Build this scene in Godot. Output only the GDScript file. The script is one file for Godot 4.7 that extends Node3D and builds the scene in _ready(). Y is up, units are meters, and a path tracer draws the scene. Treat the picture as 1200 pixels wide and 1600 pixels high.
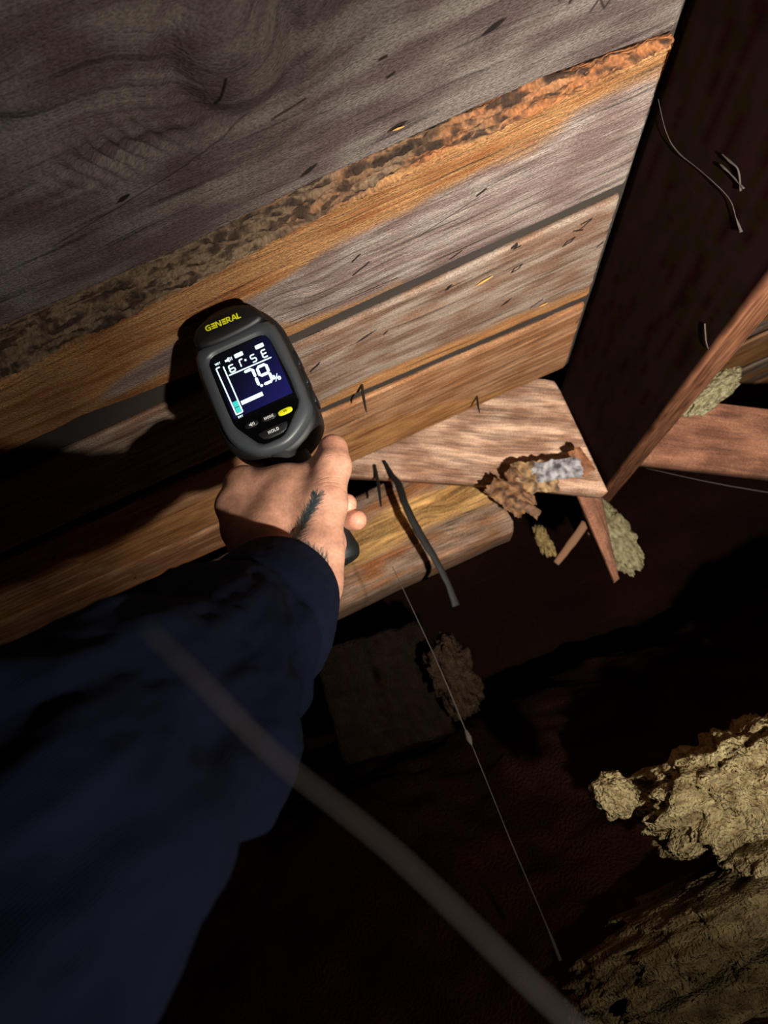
extends Node3D
# A crawl space under a plank floor: an outstretched arm holds a moisture meter to the boards.
# World: x along the boards, y up, -z away from the lens. P(x, y, d) gives a point x to the side,
# y above the lens and d ahead of it.

const CY := 0.5          # height of the lens above the dirt
const H := 0.37          # underside of the boards above the lens
const JX := 0.347        # face of the joist

var noise_a: PackedByteArray   # smooth noise, 512 x 512, seamless
var noise_b: PackedByteArray   # finer noise
var noise_c: PackedByteArray   # ridged, for bark and cracks
var fn := FastNoiseLite.new()
var fr := FastNoiseLite.new()
var mats := {}
var qw: Dictionary
var qr: Dictionary
var ql: Dictionary


func P(x: float, y: float, d: float) -> Vector3:
	return Vector3(x, y + CY, -d)


func _ready() -> void:
	camera_and_light()
	noises()
	materials()
	build_ceiling()
	build_shell()
	build_joist()
	build_beam_and_braces()
	build_stones()
	build_meter()
	build_person()
	build_hangings()
	build_webs()
	build_torch()


# ---------------------------------------------------------------- camera, light
func camera_and_light() -> void:
	var cam := Camera3D.new()
	cam.name = "camera"
	var fwd := Vector3(0.11, -0.2042, -1.0).normalized()      # the boards' depth axis as the lens sees it
	var back := -fwd
	var roll := deg_to_rad(24.0)
	var u := Vector3(cos(roll), sin(roll), 0.0)
	u = (u - back * u.dot(back)).normalized()
	var v := back.cross(u)
	cam.transform = Transform3D(Basis(Vector3(u.x, v.x, back.x), Vector3(u.y, v.y, back.y), Vector3(u.z, v.z, back.z)), P(0, 0, 0))
	cam.near = 0.02
	cam.far = 50.0
	var lens := CameraAttributesPhysical.new()
	lens.frustum_focal_length = 18.0
	lens.frustum_focus_distance = 0.66
	lens.frustum_near = 0.02
	lens.frustum_far = 50.0
	lens.exposure_aperture = 7.0
	cam.attributes = lens
	cam.fov = 67.38
	add_child(cam)
	cam.current = true

	var env := Environment.new()
	env.background_mode = Environment.BG_COLOR
	env.background_color = Color(0, 0, 0)
	env.tonemap_mode = Environment.TONE_MAPPER_LINEAR
	env.tonemap_exposure = 1.0
	env.sdfgi_enabled = true
	env.ssao_enabled = true
	env.ssil_enabled = true
	var we := WorldEnvironment.new()
	we.name = "environment"
	we.environment = env
	add_child(we)

	# the torch in the other hand, below and to the side of the lens
	var at := P(0.18, -0.28, -0.02)
	var aim := P(0.42, 0.37, 1.25)
	for k in 2:
		var s := SpotLight3D.new()
		s.name = ["torch_beam", "torch_spill"][k]
		s.position = at + (aim - at).normalized() * 0.012
		add_child(s)
		s.look_at_from_position(s.position, aim, Vector3.UP)
		s.light_color = Color(1.0, 0.97, 0.92)
		s.light_energy = [2.5, 0.29][k]
		s.spot_angle = [38.5, 80.0][k]
		s.spot_angle_attenuation = 1.0
		s.spot_attenuation = 2.0
		s.spot_range = 8.0
		s.light_size = 0.011
		s.shadow_enabled = true


# the torch itself: its glowing lens sits just behind the light
func build_torch() -> void:
	var t := thing("torch", "black pocket torch shining up at the boards from below", "torch", P(0.18, -0.28, -0.02))
	var aim := P(0.42, 0.37, 1.25)
	t.look_at_from_position(t.position, aim, Vector3.UP)
	put("torch_body", tube([Vector3(0, 0, 0.16), Vector3(0, 0, 0.10), Vector3(0, 0, 0.05), Vector3(0, 0, 0.03), Vector3(0, 0, 0.004)], [0.012, 0.0125, 0.0125, 0.017, 0.018], 24, 0.0, 1.0, 3), mats["cap_black"], t)
	put("torch_lens", tube([Vector3(0, 0, 0.004), Vector3(0, 0, -0.004)], [0.0145, 0.0142], 24, 0.0, 1.0, 2), glow("torch_glow", Color(1.0, 0.97, 0.92), 4.0), t)


# ---------------------------------------------------------------- small helpers
func noises() -> void:
	fn.seed = 7; fn.noise_type = FastNoiseLite.TYPE_SIMPLEX_SMOOTH; fn.frequency = 1.0; fn.fractal_octaves = 3
	fr.seed = 11; fr.noise_type = FastNoiseLite.TYPE_SIMPLEX; fr.frequency = 1.0; fr.fractal_type = FastNoiseLite.FRACTAL_RIDGED; fr.fractal_octaves = 4
	var n := FastNoiseLite.new()
	n.seed = 3; n.noise_type = FastNoiseLite.TYPE_SIMPLEX_SMOOTH; n.frequency = 0.012; n.fractal_octaves = 4
	noise_a = n.get_seamless_image(512, 512).get_data()
	n.seed = 5; n.frequency = 0.05; n.fractal_octaves = 3
	noise_b = n.get_seamless_image(512, 512).get_data()
	n.seed = 9; n.frequency = 0.02; n.fractal_type = FastNoiseLite.FRACTAL_RIDGED
	noise_c = n.get_seamless_image(512, 512).get_data()


func bl(a: PackedByteArray, x: float, y: float) -> float:      # 0..1, smooth between texels
	var xi := floori(x); var yi := floori(y)
	var fx := x - xi; var fy := y - yi
	var x1 := (xi + 1) & 511; var r0 := (yi & 511) << 9; var r1 := ((yi + 1) & 511) << 9
	xi = xi & 511
	var t := a[r0 + xi] * (1.0 - fx) + a[r0 + x1] * fx
	var b := a[r1 + xi] * (1.0 - fx) + a[r1 + x1] * fx
	return (t * (1.0 - fy) + b * fy) / 255.0


func mat(called: String, c: Color, rough := 0.8, metal := 0.0) -> StandardMaterial3D:
	var m := StandardMaterial3D.new()
	m.resource_name = called
	m.albedo_color = c
	m.roughness = rough
	m.metallic = metal
	m.cull_mode = BaseMaterial3D.CULL_DISABLED
	mats[called] = m
	return m


func vmat(called: String, rough := 0.9) -> StandardMaterial3D:
	var m := mat(called, Color.WHITE, rough)
	m.vertex_color_use_as_albedo = true
	return m


func glow(called: String, c: Color, energy: float) -> StandardMaterial3D:
	var m := mat(called, Color(0.02, 0.02, 0.02), 0.4)
	m.emission_enabled = true
	m.emission = c
	m.emission_energy_multiplier = energy
	return m


func tag(o: Node, label := "", category := "", group := "", kind := "") -> Node:
	if label: o.set_meta("label", label)
	if category: o.set_meta("category", category)
	if group: o.set_meta("group", group)
	if kind: o.set_meta("kind", kind)
	return o


func put(called: String, mesh: Mesh, m: Material, parent: Node = self) -> MeshInstance3D:
	var o := MeshInstance3D.new()
	o.name = called
	o.mesh = mesh
	o.material_override = m
	parent.add_child(o, true)
	if o.name != called:       # chair, chair_001, chair_002
		var k := 1
		while parent.has_node("%s_%03d" % [called, k]): k += 1
		o.name = "%s_%03d" % [called, k]
	return o


func thing(called: String, label: String, category: String, at := Vector3.ZERO, group := "") -> Node3D:
	var o := Node3D.new()
	o.name = called
	add_child(o, true)
	if o.name != called:
		var k := 1
		while has_node("%s_%03d" % [called, k]): k += 1
		o.name = "%s_%03d" % [called, k]
	o.position = at
	tag(o, label, category, group)
	return o


# a grid of points, rows x cols, optionally closed round each row and capped at both ends
func lattice(p: PackedVector3Array, rows: int, cols: int, round_ := false, caps := false, uv := PackedVector2Array(), col := PackedColorArray()) -> ArrayMesh:
	var idx := PackedInt32Array()
	var last := cols if round_ else cols - 1
	for r in rows - 1:
		for c in last:
			var a := r * cols + c
			var b := r * cols + (c + 1) % cols
			idx.append_array([a, b, a + cols, b, b + cols, a + cols])
	if caps:
		for e in [0, rows - 1]:
			var mid := Vector3.ZERO
			for c in cols: mid += p[e * cols + c]
			mid /= cols
			var at := p.size()
			p.append(mid)
			if uv.size(): uv.append(uv[e * cols])
			if col.size(): col.append(col[e * cols])
			for c in cols:
				var a: int = e * cols + c
				var b: int = e * cols + (c + 1) % cols
				idx.append_array([a, at, b] if e == 0 else [a, b, at])
	return solid(p, idx, uv, col)


func solid(p: PackedVector3Array, idx: PackedInt32Array, uv := PackedVector2Array(), col := PackedColorArray()) -> ArrayMesh:
	var vol := 0.0
	for i in range(0, idx.size(), 3 * maxi(1, idx.size() / 30000)):
		var k := i - i % 3
		vol += p[idx[k]].dot(p[idx[k + 1]].cross(p[idx[k + 2]]))
	var a := []
	a.resize(Mesh.ARRAY_MAX)
	a[Mesh.ARRAY_VERTEX] = p
	a[Mesh.ARRAY_INDEX] = idx
	if uv.size(): a[Mesh.ARRAY_TEX_UV] = uv
	if col.size(): a[Mesh.ARRAY_COLOR] = col
	var st := SurfaceTool.new()
	st.create_from_arrays(a)
	st.generate_normals()
	return st.commit()


# a prism over a convex outline (x, y), from z0 to z1, its edges eased by b
func prism(o: PackedVector2Array, z0: float, z1: float, b: float) -> ArrayMesh:
	var rings := [[-b, z1], [-b * 0.3, z1 - b * 0.3], [0.0, z1 - b], [0.0, z0 + b], [-b * 0.3, z0 + b * 0.3], [-b, z0]]
	var p := PackedVector3Array()
	for r in rings:
		for q in inset(o, r[0]): p.append(Vector3(q.x, q.y, r[1]))
	return lattice(p, rings.size(), o.size(), true, true)


func inset(o: PackedVector2Array, by: float) -> PackedVector2Array:
	var out := PackedVector2Array()
	var n := o.size()
	var area := 0.0
	for i in n: area += o[i].cross(o[(i + 1) % n])
	for i in n:
		var e0 := (o[i] - o[(i + n - 1) % n]).normalized()
		var e1 := (o[(i + 1) % n] - o[i]).normalized()
		var nn := Vector2(e0.y + e1.y, -e0.x - e1.x)
		nn = nn / maxf(0.4, nn.length_squared() * 0.5) if nn.length() > 1e-6 else Vector2.ZERO
		out.append(o[i] + nn * by * signf(area))
	return out


func soften(o: PackedVector2Array, times := 2, cut := 0.25) -> PackedVector2Array:
	for t in times:
		var n := PackedVector2Array()
		for i in o.size():
			var a := o[i]; var b := o[(i + 1) % o.size()]
			n.append(a.lerp(b, cut)); n.append(a.lerp(b, 1.0 - cut))
		o = n
	return o


func rect(x0: float, y0: float, x1: float, y1: float) -> PackedVector2Array:
	return PackedVector2Array([Vector2(x0, y0), Vector2(x1, y0), Vector2(x1, y1), Vector2(x0, y1)])


# a tube along points with a radius at each; wob makes it uneven
func tube(pts: Array, radii: Array, sides := 10, wob := 0.0, flat := 1.0, sub := 4) -> ArrayMesh:
	var path := PackedVector3Array()
	var rad := PackedFloat32Array()
	for i in pts.size() - 1:
		var a: Vector3 = pts[maxi(i - 1, 0)]; var b: Vector3 = pts[i]; var c: Vector3 = pts[i + 1]; var d: Vector3 = pts[mini(i + 2, pts.size() - 1)]
		for k in sub:
			path.append(b.cubic_interpolate(c, a, d, float(k) / sub)); rad.append(lerpf(radii[i], radii[i + 1], float(k) / sub))
	path.append(pts[-1]); rad.append(radii[-1])
	var p := PackedVector3Array()
	var side := Vector3.ZERO
	for i in path.size():
		var t := (path[mini(i + 1, path.size() - 1)] - path[maxi(i - 1, 0)]).normalized()
		if side == Vector3.ZERO: side = t.cross(Vector3(0.3, 0.2, 0.9)).normalized()
		side = (side - t * side.dot(t)).normalized()
		var up := t.cross(side)
		for k in sides:
			var an := TAU * k / sides
			var r := rad[i] * (1.0 + wob * fn.get_noise_3d(path[i].x * 60.0 + k * 0.7, path[i].y * 60.0, path[i].z * 60.0 + k * 0.4))
			p.append(path[i] + side * cos(an) * r + up * sin(an) * r * flat)
	return lattice(p, path.size(), sides, true, true)


# an uneven lump: a round or boxy body with noise on it; col0..col1 by the noise
func lump(size: Vector3, boxy: float, amp: float, freq: float, seed_: int, n := 48, col0 := Color.WHITE, col1 := Color.WHITE, fine := 0.0) -> ArrayMesh:
	var p := PackedVector3Array()
	var c := PackedColorArray()
	fn.seed = seed_; fr.seed = seed_ + 50
	var even := pow(size.x * size.y * size.z, 1.0 / 3.0)
	for i in n / 2 + 1:
		var th := PI * i / (n / 2)
		for k in n:
			var ph := TAU * k / n
			var v := Vector3(sin(th) * cos(ph), cos(th), sin(th) * sin(ph))
			var m := maxf(absf(v.x), maxf(absf(v.y), absf(v.z)))
			var q := v.lerp(v / m * 0.86, boxy)
			var w := Vector3(q.x * size.x, q.y * size.y, q.z * size.z) / even
			var a := fn.get_noise_3dv(w * freq * 0.7 + Vector3(seed_, 0, 0))
			var b := fr.get_noise_3dv(w * freq * 1.5)
			var h := 1.0 + amp * a + amp * 0.28 * b
			if fine > 0.0: h += fine * 0.5 * fn.get_noise_3dv(w * freq * 5.0)
			p.append(Vector3(q.x * size.x, q.y * size.y, q.z * size.z) * h)
			var t := clampf(0.5 + 0.9 * fn.get_noise_3dv(w * freq * 2.2 + Vector3(9, 3, seed_)), 0.0, 1.0)
			c.append(col0.lerp(col1, t))
	fn.seed = 7; fr.seed = 11
	return lattice(p, n / 2 + 1, n, true, false, PackedVector2Array(), c)


func grit() -> ImageTexture:
	if not mats.has("grit"):
		var im := Image.create_from_data(512, 512, false, Image.FORMAT_L8, noise_b)
		mats["grit"] = ImageTexture.create_from_image(im)
	return mats["grit"]


func lin(r: int, g: int, b: int) -> Color:
	return Color8(r, g, b).srgb_to_linear()


func materials() -> void:
	for e in [["rock", 0.9, 7.0], ["fibre", 0.35, 22.0], ["dirt_ground", 0.6, 5.0]]:
		var m := vmat(e[0], 1.0)
		m.metallic_specular = 0.2
		m.heightmap_enabled = true
		m.heightmap_texture = grit()
		m.heightmap_scale = e[1]
		m.uv1_triplanar = true
		m.uv1_scale = Vector3.ONE * e[2]
	vmat("joist_wood", 0.9).metallic_specular = 0.15
	mat("iron", Color8(52, 48, 46), 0.55, 0.6)
	mat("strap_black", Color8(15, 14, 13), 0.7)
	mat("web", Color8(62, 54, 49), 0.9)
	mat("web_pale", Color8(196, 184, 176), 0.9)
	mat("rubber", Color8(17, 17, 18), 0.55)
	mat("shell_grey", Color8(62, 66, 70), 0.42)
	mat("cap_black", Color8(12, 12, 13), 0.5)
	mat("glass_black", Color8(5, 5, 7), 0.12)
	mat("key_black", Color8(20, 20, 22), 0.45)
	mat("key_yellow", Color8(214, 214, 20), 0.5)
	mat("print_white", Color8(215, 215, 215), 0.6)
	mat("print_yellow", Color8(220, 220, 24), 0.6)
	glow("lcd_white", Color8(226, 250, 255), 1.35)
	glow("lcd_cyan", Color8(70, 225, 215), 0.95)


# ---------------------------------------------------------------- boards
# bakes the colour and relief of one board: x0..x1 along the grain, d0..d1 across
func bake_pixels(q: Dictionary) -> Array:
	var res: float = q.get("res", 2000.0)
	var x0: float = q.x0; var x1: float = q.x1; var d0: float = q.d0; var d1: float = q.d1
	var w := int((x1 - x0) * res); var h := int((d1 - d0) * res)
	var col := PackedByteArray(); col.resize(w * h * 3)
	var hgt := PackedByteArray(); hgt.resize(w * h)
	var so: float = q.seed * 37.0
	var ca: Color = q.ca; var cb: Color = q.cb; var cs: Color = q.cs
	var knots: Array = q.get("knots", [])
	var sap: Array = q.get("sap", [])          # [d at x0.. polyline], sign: sapwood on the near side of it
	var sap2: Array = q.get("sap2", [])        # sapwood on the far side of it
	var bark: Array = q.get("bark", [])
	var streak: float = q.get("streak", 0.3)
	var saw: float = q.get("saw", 0.0)
	var coarse: float = q.get("coarse", 1.0)
	for i in w:
		var x := x0 + (i + 0.5) / res
		var ls := line_at(sap, x) if sap.size() else -9.0
		var ls2 := line_at(sap2, x) if sap2.size() else 9.0
		var lb := line_at(bark, x) if bark.size() else -9.0
		for j in h:
			var d := d0 + (j + 0.5) / res
			var g := d
			var ring := 0.0
			var amber := 0.0
			for k in knots:
				var ax: float = (x - k[0]) / k[2]; var ad: float = (d - k[1]) / k[3]
				var e := ax * ax + ad * ad
				if e < 9.0:
					var ex := exp(-e)
					g += ex * k[4]
					if e < 1.0: ring += (1.0 - e) * k[5]
					amber += ex * k[5]
			var wob := bl(noise_a, x * 260.0 + so, d * 500.0 + so)
			g += (wob - 0.5) * 0.012
			var s1 := bl(noise_b, x * 240.0 + so, g * 13000.0 * coarse)
			var s2 := bl(noise_a, x * 300.0 + so * 2.0, g * 5200.0 * coarse)
			var m := bl(noise_a, x * 800.0 + so * 3.0, d * 1900.0 + 90.0)
			var fz := bl(noise_b, x * 6000.0, d * 13000.0 + x * 900.0 + so)
			var ln := bl(noise_c, x * 170.0 + so, g * 4200.0 * coarse)
			var c := ca.lerp(cb, clampf((m - 0.5) * 2.2 + 0.5 + (s2 - 0.5) * 0.8, 0.0, 1.0))
			var sm := 0.0
			if sap.size(): sm = clampf((ls + (wob - 0.5) * 0.05 - d) / 0.012 + 0.5, 0.0, 1.0)
			if sap2.size(): sm = maxf(sm, clampf((d - ls2 + (wob - 0.5) * 0.03) / 0.016 + 0.5, 0.0, 1.0))
			if sm > 0.0: c = c.lerp(cs.lerp(Color8(124, 76, 42), clampf((s2 - 0.38) * 1.6 + (m - 0.5) * 1.3, 0.0, 1.0)), sm)
			var l := 1.0 + (s1 - 0.5) * streak * 1.1 + (s2 - 0.5) * streak * 0.8 + (fz - 0.5) * 0.5 - clampf(0.42 - ln, 0.0, 0.3) * 1.1
			var hh := 0.5 + (s1 - 0.5) * 0.42 + (fz - 0.5) * 0.7 + (s2 - 0.5) * 0.2 - clampf(0.42 - ln, 0.0, 0.3)
			if saw > 0.0:
				var sw := sin((x * 0.94 + d * 0.35) * 900.0 + wob * 9.0)
				l += sw * 0.035 * saw; hh += sw * 0.05 * saw
			if ring > 0.0:
				l *= 1.0 - 0.22 * minf(ring, 1.0)
			if bark.size():
				var bm := clampf((lb + (wob - 0.5) * 0.012 - d) / 0.004, 0.0, 1.0)
				if bm > 0.0:
					var cr := bl(noise_c, x * 900.0, d * 4600.0) * 0.6 + bl(noise_c, x * 2600.0 + 70.0, d * 7000.0) * 0.4
					var bc := Color8(112, 92, 72).lerp(Color8(158, 98, 58), clampf((x - 0.0) * 4.0 + (m - 0.5) * 1.6, 0.0, 0.85))
					bc = bc.lerp(Color8(52, 38, 30), clampf((0.63 - cr) * 4.2, 0.0, 0.94))
					c = c.lerp(bc, bm)
					hh = lerpf(hh, cr * 1.3, bm)
			var o := (j * w + i)
			l = clampf(l, 0.25, 1.7)
			col[o * 3] = clampi(int(c.r * l * 255.0), 0, 255)
			col[o * 3 + 1] = clampi(int(c.g * l * 255.0), 0, 255)
			col[o * 3 + 2] = clampi(int(c.b * l * 255.0), 0, 255)
			hgt[o] = clampi(int(hh * 255.0), 0, 255)
	return [w, h, col, hgt]


func bake_all(list: Array) -> Array:      # several boards at once, each on a thread of its own
	var ths := []
	for q in list:
		var t := Thread.new()
		t.start(bake_pixels.bind(q))
		ths.append(t)
	var out := []
	for i in list.size(): out.append(finish_bake(list[i], ths[i].wait_to_finish()))
	return out


func finish_bake(q: Dictionary, r: Array) -> StandardMaterial3D:
	var ic := Image.create_from_data(r[0], r[1], false, Image.FORMAT_RGB8, r[2])
	var ih := Image.create_from_data(r[0], r[1], false, Image.FORMAT_L8, r[3])
	var res: float = q.get("res", 2000.0)
	var x0: float = q.x0; var d0: float = q.d0
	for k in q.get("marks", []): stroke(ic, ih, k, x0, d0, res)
	var mt := mat("board_wood", Color.WHITE, 0.82)
	mt.albedo_texture = ImageTexture.create_from_image(ic)
	mt.heightmap_enabled = true
	mt.heightmap_texture = ImageTexture.create_from_image(ih)
	mt.heightmap_scale = q.get("relief", 0.12) * 1.3
	mt.metallic_specular = 0.35
	return mt


# a dark mark on the wood: [dark, half width, x, d, x, d, ...]
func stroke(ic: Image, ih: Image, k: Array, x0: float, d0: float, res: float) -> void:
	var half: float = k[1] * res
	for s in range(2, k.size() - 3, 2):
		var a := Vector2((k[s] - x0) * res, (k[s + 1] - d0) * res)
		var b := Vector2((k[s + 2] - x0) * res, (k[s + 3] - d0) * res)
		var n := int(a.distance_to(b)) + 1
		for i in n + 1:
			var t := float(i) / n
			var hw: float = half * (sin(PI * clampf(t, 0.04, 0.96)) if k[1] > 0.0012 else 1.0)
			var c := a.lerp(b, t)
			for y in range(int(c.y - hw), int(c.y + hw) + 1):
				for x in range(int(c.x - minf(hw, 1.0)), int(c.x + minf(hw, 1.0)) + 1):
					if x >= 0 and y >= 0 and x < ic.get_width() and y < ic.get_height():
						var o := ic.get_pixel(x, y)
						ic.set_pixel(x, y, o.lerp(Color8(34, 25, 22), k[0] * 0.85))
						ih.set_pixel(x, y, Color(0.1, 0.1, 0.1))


func line_at(pts: Array, x: float) -> float:
	if x <= pts[0][0]: return pts[0][1]
	for i in pts.size() - 1:
		if x <= pts[i + 1][0]:
			return lerpf(pts[i][1], pts[i + 1][1], (x - pts[i][0]) / (pts[i + 1][0] - pts[i][0]))
	return pts[-1][1]


# a board under the floor between two edge lines; bulge(x, d, share across) lowers the face where it is positive
func board(near: Array, far: Array, x0: float, x1: float, y: float, thick: float, stepx: float, nd: int, mt: StandardMaterial3D, q: Dictionary, bulge: Callable, parent: Node3D) -> MeshInstance3D:
	var nx := int((x1 - x0) / stepx) + 1
	var p := PackedVector3Array()
	var uv := PackedVector2Array()
	var sx: float = 1.0 / (q.x1 - q.x0); var sd: float = 1.0 / (q.d1 - q.d0)
	var share := PackedFloat32Array()
	for k in nd: share.append(float(k) / (nd - 1))
	var cols := nd + 6
	for i in nx:
		var x := lerpf(x0, x1, float(i) / (nx - 1))
		var a := line_at(near, x); var b := line_at(far, x)
		var e := 0.0006 * fn.get_noise_2d(x * 60.0, 3.0)
		for k in nd:
			var d := lerpf(a, b, share[k])
			var r := 0.0
			var m := minf(d - a, b - d)
			if m < 0.003: r = 0.0022 * (1.0 - m / 0.003) * (1.0 - m / 0.003)     # eased edge
			var ex := x1 - x
			if ex < 0.003: r += 0.0016 * (1.0 - ex / 0.003)
			p.append(P(x, y + r - bulge.call(x, d, share[k]), d + (e if k == nd - 1 else 0.0)))
			uv.append(Vector2((x - q.x0) * sx, (d - q.d0) * sd))
		var last := p[p.size() - 1]; var first := p[p.size() - nd]
		for s in [0.45, 1.0]:
			p.append(Vector3(x, lerpf(last.y, y + thick + CY, s), last.z)); uv.append(Vector2((x - q.x0) * sx, (b + 0.01 * s - q.d0) * sd))
		for s in [0.7, 0.3]:
			p.append(P(x, y + thick, lerpf(a, b, s))); uv.append(Vector2((x - q.x0) * sx, (lerpf(a, b, s) - q.d0) * sd))
		for s in [1.0, 0.45]:
			p.append(Vector3(x, lerpf(first.y, y + thick + CY, s), first.z)); uv.append(Vector2((x - q.x0) * sx, (a - 0.01 * s - q.d0) * sd))
	var o := put("plank", lattice(p, nx, cols, true, true, uv), mt, parent)
	return o


func smooth(a: float, b: float, x: float) -> float:
	return smoothstep(a, b, x)


func plain_bulge(x: float, d: float, _s: float) -> float:
	return 0.0006 * fn.get_noise_2d(x * 18.0, d * 60.0)


func knot_bulge(x: float, d: float, _s: float) -> float:
	var b := 0.0010 * fn.get_noise_2d(x * 9.0, d * 16.0)
	# the swelling round the big knot and the ripples beside it
	var ax := (x - 0.022) / 0.030; var ad := (d - 0.372) / 0.040
	var e := ax * ax + ad * ad
	b += 0.0090 * exp(-e * 0.8) - 0.0060 * exp(-pow(sqrt(e) - 1.2, 2.0) * 12.0)
	b += 0.0005 * exp(-pow(sqrt(e) - 2.2, 2.0) * 2.0) * sin(sqrt(e) * 14.0 + 3.0 * fn.get_noise_2d(x * 12.0, d * 12.0))
	var rx := (x + 0.068) / 0.036; var rd := (d - 0.402) / 0.017
	b += 0.0034 * exp(-rx * rx - rd * rd) * sin((x * 0.90 - d * 0.42) * 620.0 + 3.0 * fn.get_noise_2d(x * 20.0, d * 20.0))
	var px := (x + 0.118) / 0.012; var pd := (d - 0.345) / 0.012
	b -= 0.0040 * exp(-px * px - pd * pd)
	return b


const BARK_LOW := [[-0.5, 0.580], [-0.262, 0.574], [-0.195, 0.562], [-0.076, 0.555], [0.029, 0.545], [0.097, 0.541], [0.18, 0.540], [0.263, 0.536], [0.34, 0.536]]


func bark_bulge(x: float, d: float, s: float) -> float:
	var b := 0.0006 * fn.get_noise_2d(x * 18.0, d * 60.0)
	var low := line_at(BARK_LOW, x) + 0.004 * fn.get_noise_2d(x * 30.0, 0.0)
	if d < low + 0.006:
		var t := smooth(low + 0.006, low - 0.006, d)
		var rid := fr.get_noise_2d(x * 9.0, d * 70.0)
		var fine := fn.get_noise_2d(x * 150.0, d * 320.0)
		var wane := smooth(low, low - 0.05, d)
		b += t * (0.0058 * rid + 0.0016 * fine + 0.0016 - 0.010 * wane)
	else:
		# the soft ridges of the sapwood below the bark
		b += 0.0009 * fn.get_noise_2d(x * 10.0, d * 190.0) * smooth(0.66, 0.58, d)
	if s > 0.9: b -= 0.0012 * (s - 0.9) * 10.0
	return b


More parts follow.
